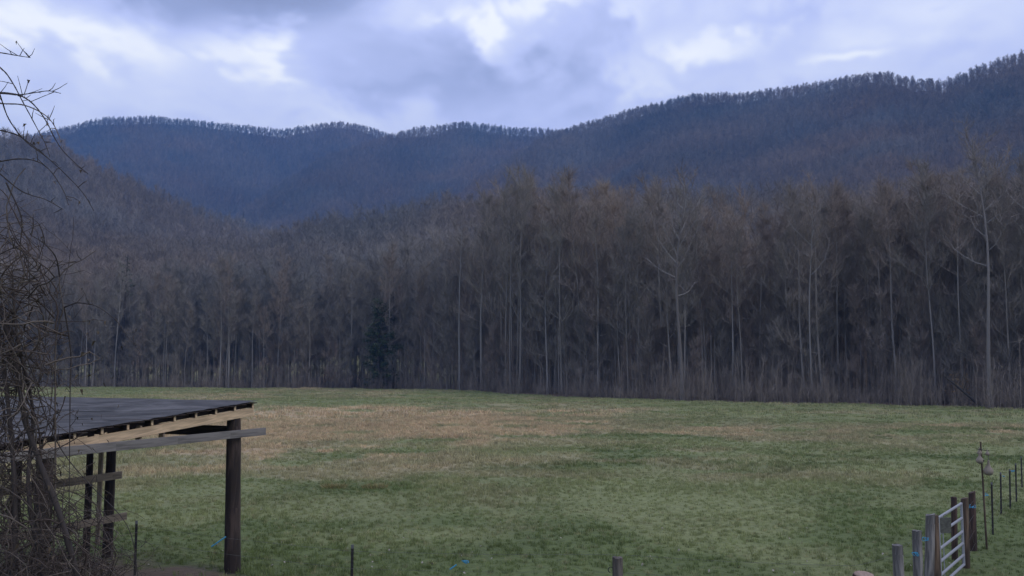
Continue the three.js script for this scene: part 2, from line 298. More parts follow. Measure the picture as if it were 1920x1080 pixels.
specialTree(202, { h: 24.5, r: 0.22, base: 0.45, spread: 6.2, limbs: 17, subs: 7, twigs: 9, wander: 2.4, limb: PALE, twig: [0.2, 0.17, 0.15], minr: 0.055 }, 10.8, 1.0, 'sycamore_tree', 'broad sycamore with whitish upper limbs in the middle of the wood edge', [0.15, 0.135, 0.12], null, null, 0.6);
specialTree(203, { h: 22, r: 0.12, base: 0.6, spread: 3.4, limbs: 13, subs: 6, twigs: 8, limb: [0.27, 0.26, 0.24], twig: [0.2, 0.17, 0.15] }, 18.6, 1.4, 'sycamore_tree', 'slim pale tree whose light upper trunk stands right of the broad sycamore', [0.20, 0.19, 0.175]);
specialTree(204, { h: 25, r: 0.2, base: 0.5, spread: 5.0, limbs: 16, subs: 7, twigs: 9, lean: 0.1, wander: 2.6, limb: [0.23, 0.215, 0.195], twig: [0.22, 0.19, 0.165], minr: 0.042 }, 28.2, 1.0, 'sycamore_tree', 'tallest pale grey tree near the right end of the wood edge', [0.18, 0.165, 0.15], null, null, 2.1);
specialTree(205, { h: 27, r: 0.16, base: 0.6, spread: 4.2, limbs: 12, subs: 5, twigs: 6, limb: PALE, twig: [0.15, 0.13, 0.12] }, -0.1, 3.5, 'sycamore_tree', 'pale-limbed tree standing a little way right of the straight white-trunked tree', [0.15, 0.137, 0.122]);
specialTree(206, { h: 22, r: 0.15, base: 0.5, spread: 3.8, limbs: 12, subs: 5, twigs: 6, limb: [0.3, 0.29, 0.27], twig: [0.16, 0.14, 0.13] }, 30.4, 2.4, 'sycamore_tree', 'pale-limbed tree at the very right edge of the picture, behind the fence posts', [0.18, 0.168, 0.152]);

// --- the wood: which stems stand where
const CLOUDS_OF = { near: [], mid: [], far: [], ridge: [] }, stems = [];
{
  const r = rng(909);
  for (let az = -39; az < 39; az += 0.36) {
    let seen = -9;
    for (let past = 0.6; past < 2000; ) {
      const base = table(TREELINE, az) + edgeWander(az), r1 = base + past, far = r1 > 430, vfar = r1 > 760;
      const across = r1 * 0.36 / 57.3, want = vfar ? 17 : far ? 20 : r1 > 230 ? 16 : past < 14 ? 3.9 : past < 30 ? 9 : 14, step = clamp(want / across, 0.7, 30) * (0.75 + 0.5 * r());
      past += step;
      const a = az + r() * 0.36, rr = base + past; const [x, z] = polar(a, rr);
      if (beyondGap(a, past)) continue;
      const h = height(a, rr, x, z), H = (vfar ? 10.5 : far ? 15 : 20) * (vfar ? 0.82 + 0.28 * r() : 0.72 + 0.42 * r()), tTop = (h + H - EYE) / rr;
      if (tTop < seen - (vfar ? 0.010 : 0.004)) continue;
      seen = Math.max(seen, (h + H * 0.55 - EYE) / rr);
      if (KEEP.some(([kx, kz]) => (kx - x) ** 2 + (kz - z) ** 2 < 0.9)) continue;
      const s = { x, z, y: h + swell(x, z), H, past, az: a, r: rr, turn: r() * 6.283, pick: r(), tone: r() };
      if (rr < 230 && past < 60) stems.push(s); else CLOUDS_OF[vfar ? 'ridge' : far ? 'far' : 'mid'].push(s);
    }
  }
}
stems.sort((a, b) => a.past * (a.r / 100) - b.past * (b.r / 100));
// the 290 or so front stems are trees of their own
const inView = stems.filter((s) => Math.abs(s.az) < 31.2), FRONT = new Set(inView.slice(0, 288));
{
  const r = rng(31);
  for (const s of stems) {
    const zone = table([[-31, 21], [-12, 22], [-4, 26.5], [0, 29], [4, 28.5], [8, 24.5], [11, 23.5], [14.5, 23], [16.5, 19.5], [18.5, 23], [31, 23.5]], s.az) * (0.62 + 0.49 * s.pick);
    const small = s.past < 12 && r() < 0.52, hs = small ? zone * (0.28 + 0.44 * r()) : zone;
    const k = small ? (hs < 10.5 ? 7 : 4) : zone < 18.5 ? (r() < 0.5 ? 2 : 5) : [0, 1, 3, 6, 5, 0, 2][Math.floor(r() * 7)];
    s.k = k; s.sc = hs / NEAR[k].h;
    if (FRONT.has(s)) placeBare(s.x, s.z, k, Math.floor(r() * 5), Math.floor(r() * 4), s.sc, s.turn); else CLOUDS_OF.near.push(s);
  }
}
console.log('front trees', FRONT.size, 'near mass', CLOUDS_OF.near.length, 'mid', CLOUDS_OF.mid.length, 'far', CLOUDS_OF.far.length, 'ridge', CLOUDS_OF.ridge.length);
// --- the wood behind and on the hills: masses nobody could count
function instances(parent, name, geo, m, list, scaleOf, colorOf) {
  const o = new THREE.InstancedMesh(geo, m, list.length), M = new THREE.Matrix4(), Q = new THREE.Quaternion(), up = V(0, 1, 0);
  list.forEach((s, i) => { const k = scaleOf(s); M.compose(V(s.x, s.y - 0.15, s.z), Q.setFromAxisAngle(up, s.turn), V(k, k, k)); o.setMatrixAt(i, M); if (colorOf) o.setColorAt(i, lin(...colorOf(s))); });
  o.name = name; o.castShadow = o.receiveShadow = true; parent.add(o); return o;
}
function whole(t) { const a = t.T.geo(true), b = t.C.geo(true); return mergeGeometries([a, b]); }
const woodMat = new THREE.MeshStandardMaterial({ vertexColors: true, roughness: 0.95 });
function toneOf(s) { const k = (0.80 + 0.42 * s.tone) * (1 + 0.36 * fbm2(s.x / 75, s.z / 75, 3)), w = 0.14 * n2(s.x / 55 + 20, s.z / 55); return [k * (1 + w), k, k * (1 - w)]; }
function mass(label, list, protosList, hs, name) {
  const g = new THREE.Group();
  const lots = protosList.map(() => []);
  list.forEach((s, i) => lots[s.k !== undefined && protosList.length === NEAR.length ? s.k : Math.floor(s.pick * 977) % protosList.length].push(s));
  protosList.forEach((p, k) => { if (lots[k].length) instances(g, 'bare_trees', p, woodMat, lots[k], (s) => (s.sc ?? s.H / hs[k]), toneOf); });
  g.name = name; scene.add(g); tag(g, label, null, null, 'stuff');
}
{
  const nearGeos = [101, 102, 103, 104, 105, 106, 107, 108].map((s, i) => { const t = NEAR[i]; const a = t.T, b = t.C; a.c = a.c.map((_, j) => BARK[j % 3]); b.c = b.c.map((_, j) => TWIG[j % 3]); return whole(t); });
  mass('leafless hardwoods standing deep behind the first row of the wood', CLOUDS_OF.near, nearGeos, NEAR.map((t) => t.h), 'leafless_woods');
  const mid0 = { ...near0, sides: 4, limbs: 14, subs: 6, twigs: 6, tl: 1.8, tw: 0.075, minr: 0.06, seg: 3, subTube: false, bark: BARK, twig: TWIG };
  const mids = [genTree(301, { ...mid0, h: 20, r: 0.2 }), genTree(302, { ...mid0, h: 21, r: 0.22, base: 0.34, spread: 5.2 }), genTree(303, { ...mid0, h: 19, r: 0.16, base: 0.5, spread: 3.8 }), genTree(304, { ...mid0, h: 20, r: 0.24, spread: 5.6, base: 0.38 })];
  mass('leafless brown wood climbing the low rise behind the pasture', CLOUDS_OF.mid, mids.map(whole), mids.map((t) => t.h), 'leafless_woods_on_rise');
  const far0 = { ...near0, sides: 3, limbs: 11, subs: 5, twigs: 5, tl: 2.2, tw: 0.14, minr: 0.10, seg: 2, subTube: false, bark: BARK, twig: TWIG, base: 0.25, spread: 4.8 };
  const fars = [genTree(401, { ...far0, h: 18, r: 0.22 }), genTree(402, { ...far0, h: 19, r: 0.24, spread: 5.4 }), genTree(403, { ...far0, h: 17, r: 0.2, base: 0.52 })];
  mass('leafless wood on the near slopes of the hills', CLOUDS_OF.far, fars.map(whole), fars.map((t) => t.h), 'leafless_woods_on_slope');
  const rid0 = { ...far0, limbs: 10, subs: 5, twigs: 6, tw: 0.22, minr: 0.14, tl: 2.4, base: 0.24, spread: 5.2 };
  const rids = [genTree(501, { ...rid0, h: 17, r: 0.26 }), genTree(502, { ...rid0, h: 18, r: 0.28, spread: 5.8, base: 0.3 }), genTree(503, { ...rid0, h: 16, r: 0.24, base: 0.3, spread: 4.6 })];
  mass('leafless wood covering the far mountain ridges', CLOUDS_OF.ridge, rids.map(whole), rids.map((t) => t.h), 'leafless_woods_on_ridge');
}
// --- saplings and brush under the wood edge
{
  const r = rng(611), sap = [];
  for (let k = 0; k < 3; k++) {
    const m = new MB(); m.col = [0.20, 0.175, 0.15];
    for (let j = 0; j < 5 + k * 2; j++) {
      const x = (r() - 0.5) * 2.2, z = (r() - 0.5) * 2.2, h = 0.8 + r() * r() * 6.5, lx = (r() - 0.5) * 0.9, lz = (r() - 0.5) * 0.9, a = V(x, -0.1, z), b = V(x + lx * 0.4, h * 0.5, z + lz * 0.4), c = V(x + lx, h, z + lz);
      m.tube([a, b, c], [0.03, 0.022, 0.008], 3);
      for (let t = 0; t < 22; t++) { const f = 0.2 + 0.75 * r(), p = f < 0.5 ? a.clone().lerp(b, f * 2) : b.clone().lerp(c, f * 2 - 1); m.spike(p.x, p.y, p.z, (r() - 0.5) * 1.6, 0.3 + r() * 0.8, (r() - 0.5) * 1.6, 0.026, r); }
    }
    sap.push(m.geo(true));
  }
  const lots = [[], [], []];
  for (let i = 0; i < 1300; i++) { const az = -36 + 72 * r(), past = Math.pow(r(), 1.6) * 16 - 0.4, [x, z] = polar(az, table(TREELINE, az) + edgeWander(az) + past); lots[i % 3].push({ x, y: ground(x, z), z, turn: r() * 6.283, tone: r(), sc: 0.5 + 0.9 * r() * r() + 0.3 * n2(az * 3, 5) }); }
  const g = new THREE.Group(); lots.forEach((l, k) => instances(g, 'brush_stems', sap[k], woodMat, l, (s) => s.sc, (s) => { const k2 = 0.8 + 0.6 * s.tone; return [k2 * 1.04, k2, k2 * 0.95]; }));
  g.name = 'undergrowth'; scene.add(g); tag(g, 'thin bare saplings and brush along the foot of the wood', null, null, 'stuff');
}
// --- evergreens
function evergreen(seed, h, w, opt = {}) {
  const r = rng(seed), T = new MB(), C = new MB(), g = (s) => (r() + r() - 1) * s; const lean = opt.lean ?? 0.03;
  const at = (y) => V(lean * y + 0.12 * Math.sin(y), y, 0.1 * Math.sin(y * 0.8));
  T.tube([0, 0.25, 0.5, 0.75, 1].map((u) => at(u * h - (u ? 0 : 0.3))), [0.24, 0.19, 0.14, 0.09, 0.03].map((q) => q * h / 14), 6);
  const nb = opt.branches ?? 74;
  for (let i = 0; i < nb; i++) {
    const u = (opt.base ?? 0.1) + (0.98 - (opt.base ?? 0.1)) * Math.pow((i + r()) / nb, 0.9), b = at(u * h), az = i * 2.4 + g(0.6), L = w * Math.pow(1 - u, opt.taper ?? 0.75) * (0.45 + 0.75 * r()) * (1 + (opt.lumpy ?? 0) * n2(u * 7 + seed, Math.cos(az) * 1.3 + 4)) + 0.35;
    const drop = (opt.drop ?? -0.12) + g(0.45), d = V(Math.cos(az), drop + 0.55 * u, Math.sin(az)).normalize(), e = b.clone().addScaledVector(d, L);
    T.tube([b, e], [0.035 * h / 14, 0.012], 3);
    const nn = Math.round(L * (opt.needles ?? 80));
    for (let k = 0; k < nn; k++) {
      const f = 0.2 + 0.8 * Math.sqrt(r()), p = b.clone().lerp(e, f), l = 0.28 + 0.34 * r(), wq = 0.07 + 0.06 * r(), off = opt.off ?? 0.34;
      C.spike(p.x + g(off), p.y + g(off * 0.6), p.z + g(off), (d.x * 0.5 + g(1)) * l, (g(0.6) - 0.12) * l, (d.z * 0.5 + g(1)) * l, wq * 2, r);
    }
  }
  return { T, C };
}
{
  const needle = mat([0.052, 0.076, 0.034], 0.85), bark = mat([0.06, 0.05, 0.042], 0.95);
  const put = (t, x, z, label) => { const g = new THREE.Group(); part(g, 'trunk', t.T.geo(), bark); part(g, 'crown', t.C.geo(), needle); g.position.set(x, ground(x, z) - 0.05, z); top(g, 'evergreen_tree', label, 'tree'); };
  let p = polar(-8.4, 162.2); put(evergreen(701, 16.5, 5.0, { lean: -0.05, base: 0.06, branches: 120, taper: 0.95, needles: 40, off: 0.6, lumpy: 0.85 }), p[0], p[1], 'dark bushy evergreen standing alone at the edge of the bare wood');
  p = polar(-7.6, 164); put(evergreen(702, 17.5, 1.3, { lean: 0.0, base: 0.3, needles: 13, branches: 44 }), p[0], p[1], 'thin sparse evergreen just right of the dark bushy one');
  p = polar(-23.8, 190); put(evergreen(703, 26, 3.1, { base: 0.66, needles: 15, branches: 26, lean: 0.03, drop: 0.2 }), p[0], p[1], 'tall thin pine with a ragged top above the shed roof');
  p = polar(-17.1, 566); put(evergreen(704, 22, 4.2, { base: 0.15, needles: 8, branches: 50 }), p[0], p[1], 'small pointed conifer on the crest of the left hill');
}
// --- a dead stem leaning against the foot of the wood and a bush that kept yellow leaves
{
  const m = new MB(); m.tube([V(0, 0.05, 0), V(-1.2, 1.05, 0.2), V(-2.4, 2.05, 0.3), V(-3.4, 2.8, 0.5)], [0.13, 0.11, 0.085, 0.05], 6); m.tube([V(-1.7, 1.5, 0.25), V(-1.6, 2.3, 0.7), V(-1.9, 2.9, 0.8)], [0.05, 0.035, 0.015], 4);
  const g = new THREE.Group(); part(g, 'trunk', m.geo(), mat([0.05, 0.044, 0.04], 0.95)); const [x, z] = polar(27.7, table(TREELINE, 27.7) - 0.3 + edgeWander(27.7)); g.position.set(x, ground(x, z), z);
  top(g, 'leaning_dead_tree', 'dark dead stem leaning at the foot of the wood, far right', 'tree');
  const r = rng(75), b = new MB(), l = new MB();
  for (let k = 0; k < 12; k++) { const e = V((r() - 0.5) * 1.8, 2.0 + r() * 2.4, (r() - 0.5) * 1.8); b.tube([V((r() - 0.5) * 0.3, -0.1, (r() - 0.5) * 0.3), e.clone().multiplyScalar(0.5), e], [0.03, 0.02, 0.008], 3); for (let t = 0; t < 26; t++) { const f = 0.45 + 0.55 * r(); l.spike(e.x * f + (r() - 0.5) * 0.7, e.y * f + (r() - 0.5) * 0.5, e.z * f + (r() - 0.5) * 0.7, (r() - 0.5) * 0.25, (r() - 0.5) * 0.25, (r() - 0.5) * 0.25, 0.12, r); } }
  const q = new THREE.Group(); part(q, 'stem', b.geo(), BARKS[2]); part(q, 'leaves', l.geo(), mat([0.20, 0.125, 0.045], 0.9)); const [x2, z2] = polar(26.6, table(TREELINE, 26.6) + 2.2); q.position.set(x2, ground(x2, z2), z2);
  top(q, 'beech_bush', 'small bush keeping yellow-brown dead leaves under the bare trees', 'bush');
  const q2 = new THREE.Group(); part(q2, 'stem', b.geo(), BARKS[2]); part(q2, 'leaves', l.geo(), mat([0.17, 0.085, 0.05], 0.9)); const [x3, z3] = polar(-11.5, table(TREELINE, -11.5) + 1.2); q2.position.set(x3, ground(x3, z3), z3); q2.scale.set(1.6, 1.1, 1.6);
  top(q2, 'beech_bush', 'reddish-brown leafy bush left of the dark bushy evergreen', 'bush');
}
console.log('woods ready');

// ------------------------------------------------------------------ wood, metal and roofing materials
const grainTex = (seed, lo, hi, stretch = 1) => { const r = rng(seed); return dataTex(256, 256, (u, v) => { const k = lo + (hi - lo) * clamp(0.5 + 0.8 * tileNoise(u * 0.999, Math.floor(v * 256) / 256 * 1, 3 * stretch, 2, seed) + 1.3 * tileNoise(Math.floor(u * 256) / 256 * 0.35, v, 13, 4, seed + 3) + (r() - 0.5) * 0.22); return [k, k, k]; }); };
const TEX_BOARD = grainTex(11, 0.62, 1.0), TEX_POLE = grainTex(12, 0.35, 1.0), TEX_GREY = grainTex(13, 0.55, 1.0);
const M_PINE = mat([0.68, 0.49, 0.295], 0.8, { map: TEX_BOARD, bumpMap: TEX_BOARD, bumpScale: 0.003 });
const M_PINE2 = mat([0.66, 0.48, 0.29], 0.8, { map: TEX_BOARD, bumpMap: TEX_BOARD, bumpScale: 0.003 });
const M_GREYBOARD = mat([0.215, 0.195, 0.175], 0.88, { map: TEX_GREY, bumpMap: TEX_GREY, bumpScale: 0.004 });
const M_TANBOARD = mat([0.34, 0.26, 0.175], 0.88, { map: TEX_GREY, bumpMap: TEX_GREY, bumpScale: 0.004 });
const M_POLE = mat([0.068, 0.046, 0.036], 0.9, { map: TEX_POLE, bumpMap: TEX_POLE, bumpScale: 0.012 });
const M_POSTGREY = mat([0.25, 0.232, 0.215], 0.92, { map: TEX_POLE, bumpMap: TEX_POLE, bumpScale: 0.012 });
const M_POSTBROWN = mat([0.17, 0.115, 0.075], 0.92, { map: TEX_POLE, bumpMap: TEX_POLE, bumpScale: 0.012 });
const M_POSTRUST = mat([0.095, 0.055, 0.042], 0.92, { map: TEX_POLE, bumpMap: TEX_POLE, bumpScale: 0.012 });
const M_TPOST = mat([0.030, 0.026, 0.025], 0.7, { metalness: 0.3 });
const M_WIRE = mat([0.14, 0.135, 0.13], 0.7, { metalness: 0.4 });
const M_TUBE = mat([0.33, 0.335, 0.35], 0.5, { metalness: 0.35 });
const M_TWINE = mat([0.05, 0.29, 0.46], 0.7);
const M_GOURD = mat([0.23, 0.19, 0.145], 0.75);
const M_HOLE = mat([0.01, 0.009, 0.008], 0.95);

function boardGeo(len, hgt, wid, bev = 0.006) {               // along x, uv in metres
  const g = new RoundedBoxGeometry(len, hgt, wid, 1, bev), p = g.attributes.position, u = g.attributes.uv;
  for (let i = 0; i < p.count; i++) u.setXY(i, (p.getX(i) + len) * 0.8, (p.getY(i) + p.getZ(i)) * 3.5);
  return g;
}
function between(parent, name, a, b, hgt, wid, m, roll = V(0, 1, 0)) {   // a board from a to b
  const d = b.clone().sub(a), L = d.length(), o = part(parent, name, boardGeo(L, hgt, wid), m), x = d.normalize(), z = x.clone().cross(roll).normalize(), y = z.clone().cross(x);
  o.matrixAutoUpdate = true; o.quaternion.setFromRotationMatrix(new THREE.Matrix4().makeBasis(x, y, z)); o.position.copy(a).addScaledVector(x, L / 2); return o;
}
function poleGeo(h, r0, r1, seed, sides = 16, rough = 0.06, slant = 0) {
  const r = rng(seed), g = new THREE.CylinderGeometry(r1, r0, h, sides, 12, false), p = g.attributes.position, u = g.attributes.uv; g.translate(0, h / 2, 0);
  for (let i = 0; i < p.count; i++) {
    const x = p.getX(i), y = p.getY(i), z = p.getZ(i), t = Math.atan2(z, x), k = 1 + rough * (n3(Math.cos(t) * 1.6 + seed, Math.sin(t) * 1.6, y * 0.8) + 0.5 * n3(Math.cos(t) * 4 + seed, Math.sin(t) * 4, y * 2));
    p.setXYZ(i, x * k, y > h - 0.001 ? y + slant * x + 0.012 * n2(x * 40 + seed, z * 40) : y, z * k); u.setXY(i, y * 0.7, (t / 6.2832) * 1.0 + 0.5);
  }
  g.computeVertexNormals(); return g;
}
function wire(parent, name, pts, rad, m, seg = 24) { return part(parent, name, new THREE.TubeGeometry(new THREE.CatmullRomCurve3(pts), seg, rad, 5), m); }

// ------------------------------------------------------------------ the shed
{
  const P = V(-4.85, 0, -16.08), S = V(-0.3903, 0, 0.9207), T = V(-0.9207, 0, -0.3903), shed = new THREE.Group(); shed.position.copy(P);
  const at = (s, t, y) => V(S.x * s + T.x * t, y, S.z * s + T.z * t), PITCH = 0.074, roofY = (s) => 2.955 - PITCH * s;
  const SL = 5.3, TL = 7.2, S0 = -0.38, T0 = -0.035;
  // round poles
  const pole = (s, t, h, r0, r1, seed) => { const o = part(shed, 'post', poleGeo(h + 0.3, r0, r1, seed), M_POLE); o.position.copy(at(s, t, -0.3)); return o; };
  pole(0.03, 0.09, 2.69, 0.143, 0.118, 21).rotation.z = 0.018;
  pole(3.95, 0.10, 2.40, 0.125, 0.11, 22); pole(0.0, 3.12, 2.70, 0.095, 0.085, 23); pole(0.33, 3.30, 2.62, 0.07, 0.06, 24); pole(2.0, 3.12, 2.54, 0.085, 0.075, 25); pole(4.1, 3.12, 2.39, 0.1, 0.09, 26); pole(0.0, 6.6, 2.70, 0.12, 0.1, 27); pole(3.95, 6.6, 2.40, 0.12, 0.1, 28);
  // beams that carry the purlins, along the fall of the roof
  for (const t of [0.05, 3.12, 6.6]) between(shed, 'beam', at(S0 + 0.04, t, roofY(S0) - 0.183), at(SL - 0.1, t, roofY(SL) - 0.183), 0.14, 0.05, t < 1 ? M_PINE : M_PINE2);
  // purlins: pine ends show along the near edge, bodies coloured dark as roof shade
  for (let k = 0; k < 12; k++) { const s = S0 + 0.06 + k * 0.483; const o = between(shed, 'purlin', at(s, 0.035, roofY(s) - 0.064), at(s, TL - 0.08, roofY(s) - 0.064), 0.088, 0.045, M_POLE); part(o, 'pine_end', boardGeo(0.014, 0.086, 0.043, 0.003), k % 3 ? M_PINE2 : M_PINE).position.x = -(TL - 0.08 - 0.035) / 2 - 0.007; }
  // dark boards added between the purlins, painting the gaps over the beam as shade
  for (let k = 0; k < 11; k++) { const s0 = S0 + 0.06 + k * 0.483 + 0.026, s1 = s0 + 0.483 - 0.052; between(shed, 'gap_shade_board', at(s0, 0.16, roofY(s0) - 0.066), at(s1, 0.16, roofY(s1) - 0.066), 0.086, 0.03, M_POLE); }
  // roofing felt on boards, laid in lapped strips across the fall
  const rr = rng(41), felt = dataTex(512, 512, (u, v) => { const streak = tileNoise(u, Math.floor(v * 512) / 512, 7, 3, 4), fine = (rr() - 0.5) * 0.14, worn = ss(0.10, 0.34, tileNoise(u * 1, v, 13, 4, 6) + 0.5 * n2(v * 90, u * 5)); const k = 0.42 + 0.75 * streak + fine + 0.36 * worn; return [k, k, k]; });
  const strips = 6, w = (SL - S0) / strips;
  for (let k = 0; k < strips; k++) {
    const nx = 46, ny = 8, g = new THREE.PlaneGeometry(TL - T0, w + 0.06, nx, ny), p = g.attributes.position, u = g.attributes.uv;
    for (let i = 0; i < p.count; i++) {
      const t = T0 + (TL - T0) / 2 + p.getX(i), s = S0 + w * (k + 0.5) + p.getY(i), lift = 0.010 * (strips - k) / strips, q = at(s, t, roofY(s) + 0.006 + lift + 0.010 * fbm2(t * 1.7 + k * 9, s * 3, 3) + 0.004 * n2(t * 0.6 + k, s * 12));
      u.setXY(i, t / 3.2 + k * 0.37, s / 2.4 + k * 0.21); p.setXYZ(i, q.x, q.y, q.z);
    }
    g.computeVertexNormals();
    const o = part(shed, 'roofing_strip', g, mat([[0.092, 0.087, 0.085], [0.108, 0.102, 0.099], [0.080, 0.076, 0.075]][k % 3], 0.85, { map: felt, bumpMap: felt, bumpScale: 0.006, side: THREE.DoubleSide }));
  }
  // deck boards under the felt
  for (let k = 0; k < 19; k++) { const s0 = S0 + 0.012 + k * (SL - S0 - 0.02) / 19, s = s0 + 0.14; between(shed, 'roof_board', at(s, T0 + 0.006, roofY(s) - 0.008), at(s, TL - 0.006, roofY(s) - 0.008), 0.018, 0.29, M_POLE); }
  // the weathered rail nailed across the near side, and its twin round the corner
  between(shed, 'rail', at(-0.56, -0.075, 2.435), at(5.0, -0.075, 2.435), 0.135, 0.04, M_GREYBOARD);
  between(shed, 'rail', at(-0.10, 0.25, 2.455), at(-0.10, 6.8, 2.455), 0.19, 0.04, M_POLE);  // shade under the roof is put into the dark colour of this rail
  for (const s of [1.80, 2.28]) between(shed, 'cleat', at(s, 0.11, 2.40), at(s, 0.11, 2.40 + 0.30), 0.04, 0.1, M_TANBOARD, V(S.x, 0, S.z));
  // rails of the stall inside
  for (const [y, s1] of [[1.545, -0.14], [0.745, -0.30]]) between(shed, 'stall_rail', at(s1, 2.98, y), at(4.4, 2.98, y), 0.14, 0.035, M_TANBOARD);
  between(shed, 'stall_plank', at(0.30, 3.05, 0.3), at(0.30, 3.05, 2.5), 0.035, 0.10, M_TANBOARD, V(S.x, 0, S.z));
  top(shed, 'open_shed', 'open pole shed with low grey felt roof at the left edge of the pasture', 'shed');
}

// ------------------------------------------------------------------ fences
function steelPost(x, z, h, label, lean = 0) {
  const s = new THREE.Shape(); s.moveTo(-0.019, 0); s.lineTo(0.019, 0); s.lineTo(0.019, 0.005); s.lineTo(0.004, 0.007); s.lineTo(0.004, 0.034); s.lineTo(-0.004, 0.034); s.lineTo(-0.004, 0.007); s.lineTo(-0.019, 0.005);
  const g = new THREE.ExtrudeGeometry(s, { depth: h + 0.25, bevelEnabled: false }); g.rotateX(-Math.PI / 2); g.translate(0, -0.25, 0.0);
  const studs = []; for (let y = 0.12; y < h - 0.05; y += 0.054) studs.push(new THREE.BoxGeometry(0.016, 0.012, 0.010).translate(0, y, 0.005));
  const o = new THREE.Group(); part(o, 'shaft', g, M_TPOST); part(o, 'studs', mergeGeometries(studs), M_TPOST); part(o, 'tip', new THREE.BoxGeometry(0.037, 0.05, 0.009).translate(0, h - 0.022, -0.001), mat([0.12, 0.12, 0.125], 0.6));
  o.position.set(x, ground(x, z), z); o.rotation.set(0, lean * 9, lean); top(o, 'steel_fence_post', label, 'fence post', 'steel fence posts'); return o;
}
steelPost(-5.91, -14.24, 1.2, 'thin dark steel fence post between the shed and its far corner pole', 0.004);
steelPost(-2.18, -12.34, 1.2, 'thin dark steel fence post alone in the grass right of the shed pole', -0.006);
const ROW = [[10.42, -19.61, 1.12], [12.05, -22.25, 1.02], [12.75, -23.1, 1.0], [13.52, -24.18, 1.02], [15.37, -27.15, 0.92]];
['first', 'second', 'third', 'fourth', 'fifth'].forEach((n, k) => steelPost(ROW[k][0], ROW[k][1], ROW[k][2], `${n} thin steel post counting away from the gate past the gourd pole`, [-0.02, -0.03, -0.03, -0.025, -0.02][k]));
function woodPost(x, z, h, r0, r1, m, label, seed, opt = {}) {
  const o = new THREE.Group(); part(o, 'shaft', poleGeo(h + 0.3, r0, r1, seed, 14, opt.rough ?? 0.07, opt.slant ?? 0), m).position.y = -0.3;
  if (opt.staple) part(o, 'hook', new THREE.TorusGeometry(0.035, 0.006, 6, 12, 4.4).translate(-r1 - 0.022, h - 0.16, 0.01), M_TPOST);
  o.position.set(x, ground(x, z), z); o.rotation.set(opt.lx ?? 0, 0, opt.lz ?? 0); top(o, 'wooden_fence_post', label, 'fence post', 'wooden fence posts'); return o;
}
woodPost(1.4, -12.03, 1.1, 0.075, 0.07, M_POSTGREY.clone(), 'short grey wooden post standing alone in the middle foreground grass', 31, { staple: true }).children[0].material.color.setRGB(0.15, 0.125, 0.105);
{ // the cut stump-like post whose sawn top faces up
  const o = new THREE.Group(); part(o, 'shaft', poleGeo(1.4, 0.15, 0.125, 32, 16, 0.08), M_POSTRUST).position.y = -0.3; const e = part(o, 'sawn_top', new THREE.CylinderGeometry(0.112, 0.12, 0.014, 18).translate(0, 1.118, 0), mat([0.34, 0.24, 0.18], 0.85, { map: TEX_BOARD })); e.castShadow = true;
  o.position.set(4.27, -0.035, -11.30); o.rotation.z = -0.05; o.rotation.x = 0.12; top(o, 'wooden_fence_post', 'reddish post with pale sawn top at the very bottom of the picture', 'fence post', 'wooden fence posts');
}
woodPost(5.15, -12.08, 1.25, 0.072, 0.066, M_POSTGREY, 'shortest-looking weathered grey post left of the gate, nearest the porch', 33, { lz: 0.01 });
woodPost(5.86, -13.13, 1.25, 0.075, 0.066, M_POSTGREY, 'weathered grey post between the nearest grey post and the gate post', 34, { lz: -0.012 });
woodPost(6.60, -14.42, 1.27, 0.08, 0.07, M_POSTGREY, 'pale grey post leaning against the near gate post', 35, { lz: -0.06, slant: 0.25 });
woodPost(6.76, -14.52, 1.25, 0.092, 0.085, M_POSTBROWN, 'thick brown gate post on the near side of the gate', 36, {});
woodPost(8.21, -16.42, 1.24, 0.07, 0.064, M_POSTBROWN, 'brown gate post at the far end of the metal gate', 37, { lz: -0.02, slant: 0.3 });
woodPost(8.32, -17.05, 1.17, 0.06, 0.055, M_POSTRUST, 'rust-red post seen through the rails of the metal gate', 38, { lz: -0.03 });
woodPost(9.12, -17.92, 1.14, 0.072, 0.066, M_POSTRUST, 'dark brown post directly beside the gourd pole', 39, { lz: -0.02, slant: 0.35 });
{ // the metal gate
  const g = new THREE.Group(), A = V(6.98, 0, -14.80), B = V(8.14, 0, -16.35); g.position.copy(A); const d = B.clone().sub(A), rails = [1.153, 0.897, 0.657, 0.452, 0.241, 0.075];
  const bar = (name, a, b, r) => { const c = new THREE.CylinderGeometry(r, r, a.distanceTo(b), 12); const o = part(g, name, c, M_TUBE); o.position.copy(a).lerp(b, 0.5); o.quaternion.setFromUnitVectors(V(0, 1, 0), b.clone().sub(a).normalize()); return o; };
  for (const y of rails) bar('rail', V(0, y, 0), V(d.x, y, d.z), 0.0235);
  bar('end_upright', V(0, 0.06, 0), V(0, 1.17, 0), 0.0225); bar('end_upright', V(d.x, 0.06, d.z), V(d.x, 1.17, d.z), 0.0225);
  const q = d.clone().multiplyScalar(0.24), n = V(-d.z, 0, d.x).normalize().multiplyScalar(-0.03);
  bar('stay', V(q.x + n.x, 0.05, q.z + n.z), V(q.x + n.x, 1.15, q.z + n.z), 0.0085);
  top(g, 'metal_gate', 'galvanised tube gate with six rails standing between two wooden posts', 'gate');
  const pl = new THREE.Group(); part(pl, 'plate', new RoundedBoxGeometry(0.19, 0.25, 0.012, 1, 0.004), mat([0.105, 0.105, 0.085], 0.75, { map: TEX_GREY })); part(pl, 'hanger', new THREE.TorusGeometry(0.03, 0.004, 6, 14).translate(0, 0.145, 0.0), M_WIRE);
  pl.position.set(7.115, 1.03, -14.84); pl.rotation.y = 0.1; top(pl, 'metal_plate', 'dull dark plate hung on the gate rails beside the near gate post', 'plate');
}
